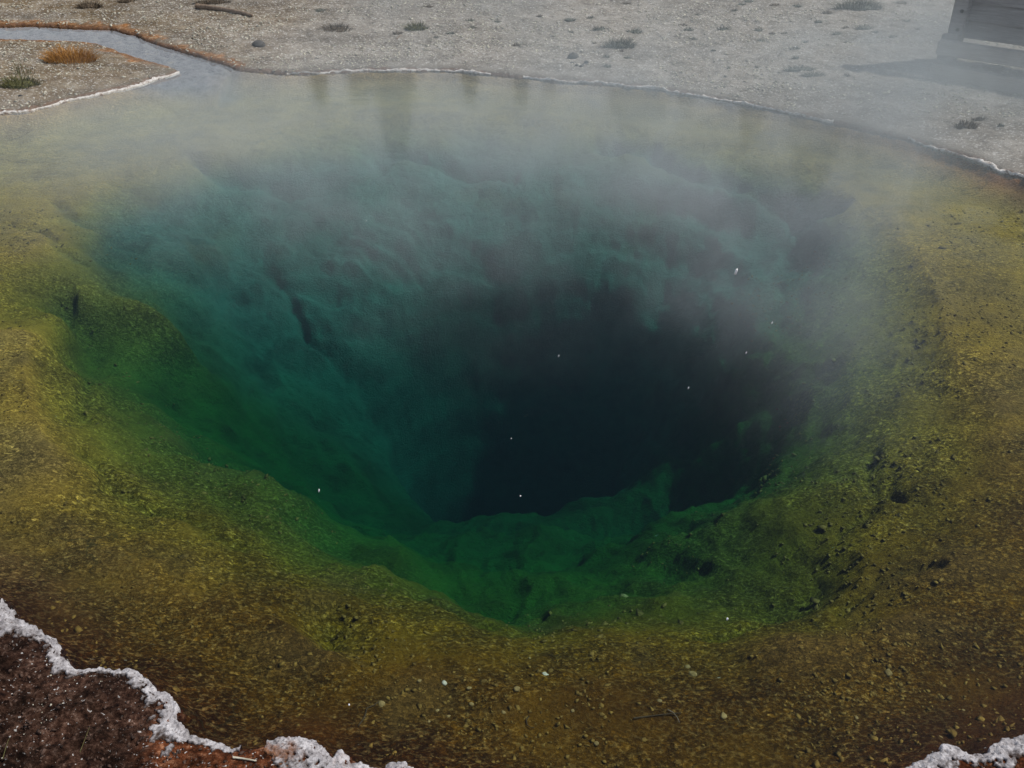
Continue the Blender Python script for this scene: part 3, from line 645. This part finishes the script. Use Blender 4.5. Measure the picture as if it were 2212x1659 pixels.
for rowname, lst in rows.items():
    for i, (px, py, wd) in enumerate(lst):
        tuft(px, py, wd, .022+.0009*wd, MSAGE if (px*3+py) % 4 else MBROWN, 26+wd*2, 'small %s tuft %s, %s from the left' % ('sage' if (px*3+py) % 4 else 'brown', rowname, ords[i]),
             'grass tuft', 'small dry tufts on the grey flats', flat=.55, bw_=.0035)
def stone(px, py, wpx, mat, label, hk=.55, z=None, name='stone', cat='stone', group=None, flat=.8):
    if z is None: x, y, z = ground_at(px, py); s = px_size(px, py, wpx)/2
    else:
        p = atN(px, py, z); x, y = p[0], p[1]; z = land_z(x, y)
        for _ in range(5): p = atN(px, py, z); x, y = p[0], p[1]; z = land_z(x, y)
        a = atN(px-wpx/2, py, z); b_ = atN(px+wpx/2, py, z); s = float(np.linalg.norm(b_-a))/2
    V, F = stone_mesh(s, s*flat, s*hk, int(px*3+py)); o = mesh_obj(name, V, F, mat, smooth_shade=True); o.location = (x, y, z+s*hk*.25)
    o.rotation_euler = (0, 0, (px*.37) % 3)
    return tag(o, label, cat, group)
stone(1575, 160, 36, MDARK, 'largest dark rock of the cluster on the grey flat', .6)
stone(1573, 174, 12, MDARK, 'small dark stone directly below the largest dark rock', .6, group='small dark stones by the largest rock')
stone(1586, 180, 12, MDARK, 'small dark stone nearest the shore in the rock cluster', .6, group='small dark stones by the largest rock')
stone(1599, 182, 16, MDARK, 'flat dark stone between the two round ones in the rock cluster', .4, group='small dark stones by the largest rock')
stone(1613, 173, 13, MDARK, 'round dark stone at the right end of the rock cluster', .6, group='small dark stones by the largest rock')
stone(712, 124, 44, MDARK, 'dark low rock on the grey flat right of the stream mouth', .45)
stone(57, 265, 11, MDARK, 'tiny black stone on the spit below the olive cushion', .7)
stone(554, 119, 6, MDARK, 'tiny black stone on the flat just right of the stream', .7)
stone(341, 216, 12, MPALE, 'small pale stone on the spit near its water edge', .5)
stone(1612, 83, 9, MPALE, 'small white stone on the flat above the dark sage clump', .5)
stone(1678, 167, 7, MPALE, 'tiny white stone on the flat right of the dark rocks', .5)
# pale stones lying on the shelf under water (photo x, y, width)
sub = [(1500,857,0)]
UW = [(1499,1857,22,'brightest pale stone on the brown shelf near the bottom centre'),(1317,1844,9,'small round pale stone left of the brightest one'),
 (1421,1895,22,'ochre lump below and left of the brightest pale stone'),(1222,1879,18,'flat whitish flake at the right edge of the smooth mound'),(1153,1873,14,'pale flake on top of the smooth mound'),
 (1457,1811,10,'small grey stone above the brightest pale stone'),(1290,1893,14,'tan stone between the smooth mound and the ochre lump'),(1050,1937,24,'yellowish stone beside the dark crack'),
 (1296,1937,16,'tan pebble below the row of tan stones'),(1202,1955,13,'light pebble under the smooth mound'),(1233,1970,12,'light pebble right below the smooth mound'),(1180,1985,10,'tiny pebble lower left of the two light pebbles'),
 (1575,1955,14,'pale chip on the shelf at bottom centre'),(1385,1960,14,'ochre chip midway below the ochre lump'),(1890,1835,18,'pale flake at the foot of the right hand shelf'),(1905,1855,26,'broad tan stone below the pale flake at right'),
 (1814,1930,20,'ochre cobble on the right part of the shelf'),(1640,2045,16,'dim ochre stone close to the bottom edge'),(1990,1970,22,'tan cobble left of the bottom right crust'),(2444,1850,26,'flat grey brown stone on the right shelf'),
 (2355,1975,14,'bright chip on the right shelf'),(2650,1955,14,'pale chip near the right edge of the shelf'),(2585,2030,20,'square tan stone above the bottom right crust'),(1718,1637,26,'white rimmed stone in the green at lower right of centre')]
for px, py, wd, lb in UW: stone(px, py, wd, MPALE if lb.startswith(('brightest pale stone', 'flat whitish')) else MTAN, lb, .45, z=-.2, group='stones lying on the pool shelf')
# twigs
def twig(pts_px, rad_, mat, label, under=False, name='twig', lift=.006):
    P_ = []
    for (px, py) in pts_px:
        if under:
            z = -.2
            for _ in range(5): p = atN(px, py, z); z = land_z(p[0], p[1])
        else:
            z = .1
            for _ in range(4): p = atN(px, py, z); z = land_z(p[0], p[1])
        P_.append(np.array([p[0], p[1], z+lift]))
    V, F = [], []; n = 6
    for i, p in enumerate(P_):
        d = P_[min(i+1, len(P_)-1)]-P_[max(i-1, 0)]; d = d/np.linalg.norm(d); s_ = np.cross(d, [0, 0, 1]); s_ /= np.linalg.norm(s_); u_ = np.cross(s_, d)
        rr = rad_*(1-.5*i/len(P_))
        for j in range(n): a = 2*math.pi*j/n; V.append(p+(s_*math.cos(a)+u_*math.sin(a))*rr)
        if i: F += [((i-1)*n+j, (i-1)*n+(j+1) % n, i*n+(j+1) % n, i*n+j) for j in range(n)]
    F += [tuple(range(n)), tuple(range(len(V)-n, len(V)))]
    return tag(mesh_obj(name, V, F, mat), label, 'branch' if name == 'branch' else 'twig')
twig([(541,22),(570,26),(600,29),(640,34),(670,41),(694,48)], .028, MTWIG, 'reddish bare branch lying on the flat above the stream', name='branch', lift=.02)
twig([(1092,108),(1098,104),(1106,98)], .006, MTWIG, 'short pale twig on the flat below the olive brown tuft')
twig([(642,2086),(665,2089),(690,2093),(706,2096)], .0035, MPALE, 'thin pale straw lying on the orange soil at bottom left')
twig([(986,2000),(1003,1975),(1010,1950),(1030,1942),(1042,1932)], .003, MTWIGD, 'dark crooked twig under water beside the yellowish stone', under=True)
twig([(1742,1978),(1790,1972),(1840,1966),(1872,1964)], .003, MTWIGD, 'long straight sunken twig at the lower right of the shelf', under=True)
twig([(1455,1972),(1447,1982),(1450,1998),(1462,2004),(1470,2003)], .0022, MTWIGD, 'hook shaped sunken twig near the bottom centre', under=True)
twig([(1836,1954),(1850,1962),(1862,1976),(1868,1990)], .0022, MTWIG, 'thin tan curved twig crossing the long straight one', under=True)
twig([(15,2105),(22,2080),(28,2060),(34,2046)], .0011, MOLIVE, 'thin straw stalk at the bottom left corner of the bank', lift=.03)
twig([(222,2075),(236,2045),(250,2012)], .0009, MOLIVE, 'fine straw stalk in the middle of the dark bank', lift=.02)

# ------------------------------------------------------------------ loose flakes on the shelf, grit on the near bank and far flats
def chips(name, pts, size, mat, seed, flat=.4):
    r = np.random.default_rng(seed); n = len(pts)
    octv = np.array([(1, 0, 0), (.3, .95, 0), (-.8, .6, 0), (-.8, -.6, 0), (.3, -.95, 0), (0, 0, 1), (0, 0, -1)], float)
    octf = np.array([(0, 1, 5), (1, 2, 5), (2, 3, 5), (3, 4, 5), (4, 0, 5), (1, 0, 6), (2, 1, 6), (3, 2, 6), (4, 3, 6), (0, 4, 6)])
    V = octv[None]*(1+.35*r.normal(size=(n, 7, 1)))*size[:, None, None]; V[:, :, 2] *= flat; V[:, :, 0] *= r.uniform(.7, 1.7, (n, 1))
    a = r.uniform(0, 2*math.pi, (n, 1)); tl = r.normal(size=(n, 1))*.35
    x_, y_, z_ = V[:, :, 0], V[:, :, 1], V[:, :, 2]
    z2 = z_+x_*tl; x2 = x_*np.cos(a)-y_*np.sin(a); y2 = x_*np.sin(a)+y_*np.cos(a)
    V = np.stack([x2, y2, z2], -1)+pts[:, None, :]
    F = (octf[None]+(np.arange(n)*7)[:, None, None]).reshape(-1, 3)
    return mesh_obj(name, V.reshape(-1, 3), F, mat, smooth_shade=False)
def scatter(n, x0, x1, y0, y1, cond, seed, dens=None):
    r = np.random.default_rng(seed); xa = r.uniform(x0, x1, n); ya = y0+(y1-y0)*r.uniform(0, 1, n)**1.3
    z_, s_ = land_z_arr(xa, ya); k = cond(xa, ya, z_, s_)
    if dens is not None: k &= r.uniform(0, 1, n) < dens(xa, ya)
    return np.stack([xa[k], ya[k], z_[k]], -1), r
MCHIP = mat_simple('mat_coated_chip', (.07, .04, .008), (.30, .19, .04), 25)
pts, r_ = scatter(30000, -3.6, 3.8, 1.5, 6.5, lambda x, y, z, s: (s < -.05) & (z < -.05) & (z > -.85), 5, lambda x, y: np.clip(fbm(x*1.8, y*1.8, 4, 8)*1.6+.45, .04, 1))
tag(chips('gravel', pts, r_.uniform(.003, .010, len(pts))*(1+1.0*(r_.uniform(0, 1, len(pts)) > .97)), MCHIP, 3), kind='stuff')
pts, r_ = scatter(14000, -2.6, 2.6, 1.3, 3.0, lambda x, y, z, s: (s > .03), 6, lambda x, y: np.clip(fbm(x*4, y*4, 3, 12)*2.2+.2, .02, 1))
tag(chips('grit', pts, .0009+.0035*r_.uniform(0, 1, len(pts))**3, MPALE, 4, .6), kind='stuff')
MCRUMB = mat_simple('soil_crumb', (.008, .004, .003), (.13, .08, .06), 16)
pts, r_ = scatter(40000, -2.6, 2.6, 1.3, 3.0, lambda x, y, z, s: (s > .02), 16, lambda x, y: np.clip(fbm(x*5, y*5, 3, 13)*1.8+.5, .05, 1))
tag(chips('soil_crumbs', pts, .001+.006*r_.uniform(0, 1, len(pts))**2, MCRUMB, 14, .7), kind='stuff')
pts, r_ = scatter(60000, -7.5, 8.5, 7.8, 15.5, lambda x, y, z, s: (s > .02), 9, lambda x, y: np.clip(fbm(x*1.2, y*2.2, 4, 14)*1.8+.35+.3*(x < -3), .03, 1))
tag(chips('sinter_grit', pts, r_.uniform(.004, .015, len(pts)), MPALE, 5, .45), kind='stuff')

# thin white edge line of the far shore
def rim(poly_px, width, label, seed):
    p = densify(np.array([at(x, y)[:2] for x, y in poly_px]), .02, False); V, F = [], []; n = len(p)
    for i in range(n):
        d = p[min(i+1, n-1)]-p[max(i-1, 0)]; d = d/np.linalg.norm(d); nn = np.array([-d[1], d[0]])
        k = i*.02; wd = width*max(.12, (1+1.6*float(fbm(np.array([k*4.0]), np.array([seed*3.7]), 3, seed)[0]))); o_ = float(fbm(np.array([k*9.]), np.array([seed*1.3]), 3, 3)[0])*.012
        for j, (q, hz) in enumerate(((-.6, -.03), (-.45, .004), (0, .010), (.45, .010), (.6, -.02))):
            qx, qy = p[i]+nn*(q*wd+o_); V.append((qx, qy, (max(land_z(qx, qy), 0)+.003+.006*random.random()) if hz > 0 else -.02))
        if i: F += [((i-1)*5+j, (i-1)*5+j+1, i*5+j+1, i*5+j) for j in range(4)]
    return tag(mesh_obj('shore_crust', V, F, MRIM), label, 'mineral crust', 'thin white rims of the far shore')
q = M('rim_sinter'); MRIM = q.done(q.ramp(q.noise(30, 5, .7), [(.35, (.30, .22, .18)), (.5, (.62, .60, .58)), (.7, (.8, .8, .8))]), .8, q.bump(q.noise(60, 4), .8, .01))
rim([(-60,258),(0,245),(60,240),(110,228),(150,216),(205,206),(262,194),(300,183),(332,172),(365,163),(387,155)], .009, 'thin white crust line along the water edge of the spit', 1)
rim([(620,160),(700,158),(760,155),(800,153),(900,153),(1000,155),(1060,162)], .006, 'broken white rim of the far shore left of centre', 2)
rim([(1130,168),(1200,176),(1300,182),(1400,190),(1500,206),(1600,223),(1700,244),(1800,266)], .006, 'thin pinkish white rim running down the far shore right of centre', 3)
rim([(1960,301),(2010,318),(2060,332),(2130,355),(2160,372),(2212,383),(2300,425)], .014, 'white and rust rim of the shore at the right edge', 4)

# ------------------------------------------------------------------ a few falling snowflakes
q = M('snow'); MSN = q.done((.9, .92, .95), .8)
SF = [(2024,748,3.2,26,'largest snowflake in the air, over the misty right side of the pool'),(2123,888,3.0,9,'snowflake just below and right of the largest one'),
 (2052,970,3.0,9,'snowflake level with the dark centre, farthest right'),(1536,979,2.8,9,'snowflake over the middle of the dark water'),(1893,1067,2.6,10,'snowflake over the right side of the dark hole'),
 (877,1349,2.2,16,'snowflake over the green slope on the left'),(1431,1364,2.4,6,'tiny snowflake over the lower tip of the dark hole'),(2000,1702,1.7,10,'snowflake over the olive shelf at lower right'),
 (1007,607,3.4,5,'faint snowflake over the far left of the pool'),(1406,1206,2.5,4,'faintest snowflake over the dark hole'),(960,1938,1.6,7,'snowflake low over the brown shelf at bottom left')]
for px, py, dist, ln, lb in SF:
    d = ray(px, py, 2816); dn = d/np.linalg.norm(d); p = np.array([0, 0, CAM_H])+dn*dist; s = ln*.3636/FOC*dist/2
    V, F = stone_mesh(max(.0016, s*.28), max(.0016, s*.28), s, int(px), 1); o = mesh_obj('snowflake', V, F, MSN); o.location = p; o.rotation_euler = (.1, .22, 0)
    tag(o, lb, 'snowflake', 'falling snowflakes')

# ------------------------------------------------------------------ steam drifting low over the pool
def steam():
    q = M('steam'); q.t.nodes.remove(q.b); x, y, z = q.xyz()
    pv = q.n('ShaderNodeVolumePrincipled'); pv.inputs['Color'].default_value = (.82, .94, 1.0, 1); pv.inputs['Anisotropy'].default_value = 0.1
    warp = q.vadd(q.P, q.n_col())
    nz = q.rng(q.noise(.95, 5, .6, q.vmul(warp, (1, 1, .8))), .41, .66)
    hgt = q.rng(z, STEAM_TOP*.98, .0)
    hgt = q.math('MULTIPLY', hgt, q.rng(z, 0.0, .02))
    def blob(cx_, cy__, rx, ry, amp):
        a = q.math('DIVIDE', q.math('SUBTRACT', x, cx_), rx); b_ = q.math('DIVIDE', q.math('SUBTRACT', y, cy__), ry)
        d_ = q.math('SQRT', q.math('ADD', q.math('MULTIPLY', a, a), q.math('MULTIPLY', b_, b_)))
        return q.math('MULTIPLY', q.rng(d_, 1.0, .15), amp)
    tot = 0.0
    for bl in BLOBS: tot = blob(*bl) if tot == 0.0 else q.math('ADD', tot, blob(*bl))
    den = q.math('MULTIPLY', q.math('MULTIPLY', tot, q.math('ADD', nz, .25)), hgt)
    q.link(den, pv.inputs['Density']); q.link(pv.outputs[0], q.out.inputs['Volume'])
    q.m.cycles.volume_step_rate = 1.0
    x0, x1, y0, y1, z0, z1 = -6.5, 8.5, 2.0, 15.5, .003, STEAM_TOP
    v = [(x0, y0, z0), (x1, y0, z0), (x1, y1, z0), (x0, y1, z0), (x0, y0, z1), (x1, y0, z1), (x1, y1, z1), (x0, y1, z1)]
    f = [(3, 2, 1, 0), (4, 5, 6, 7), (0, 1, 5, 4), (1, 2, 6, 5), (2, 3, 7, 6), (3, 0, 4, 7)]
    tag(mesh_obj('steam', v, f, q.m, smooth_shade=False), kind='stuff')
STEAM_TOP = 1.1
BLOBS = [(-.7, 7.0, 3.1, 1.6, .38), (1.6, 7.6, 3.0, 2.2, .48), (1.9, 6.6, 2.2, 2.4, .32), (4.4, 8.8, 2.6, 2.4, 1.1), (1.5, 11.0, 5.5, 3.5, .26), (-2.0, 6.2, 1.8, 1.6, .36), (.3, 5.6, 2.6, 2.0, .26), (1.35, 4.9, .9, 2.0, .42), (-.9, 5.2, 1.2, 1.2, .22)]
steam()
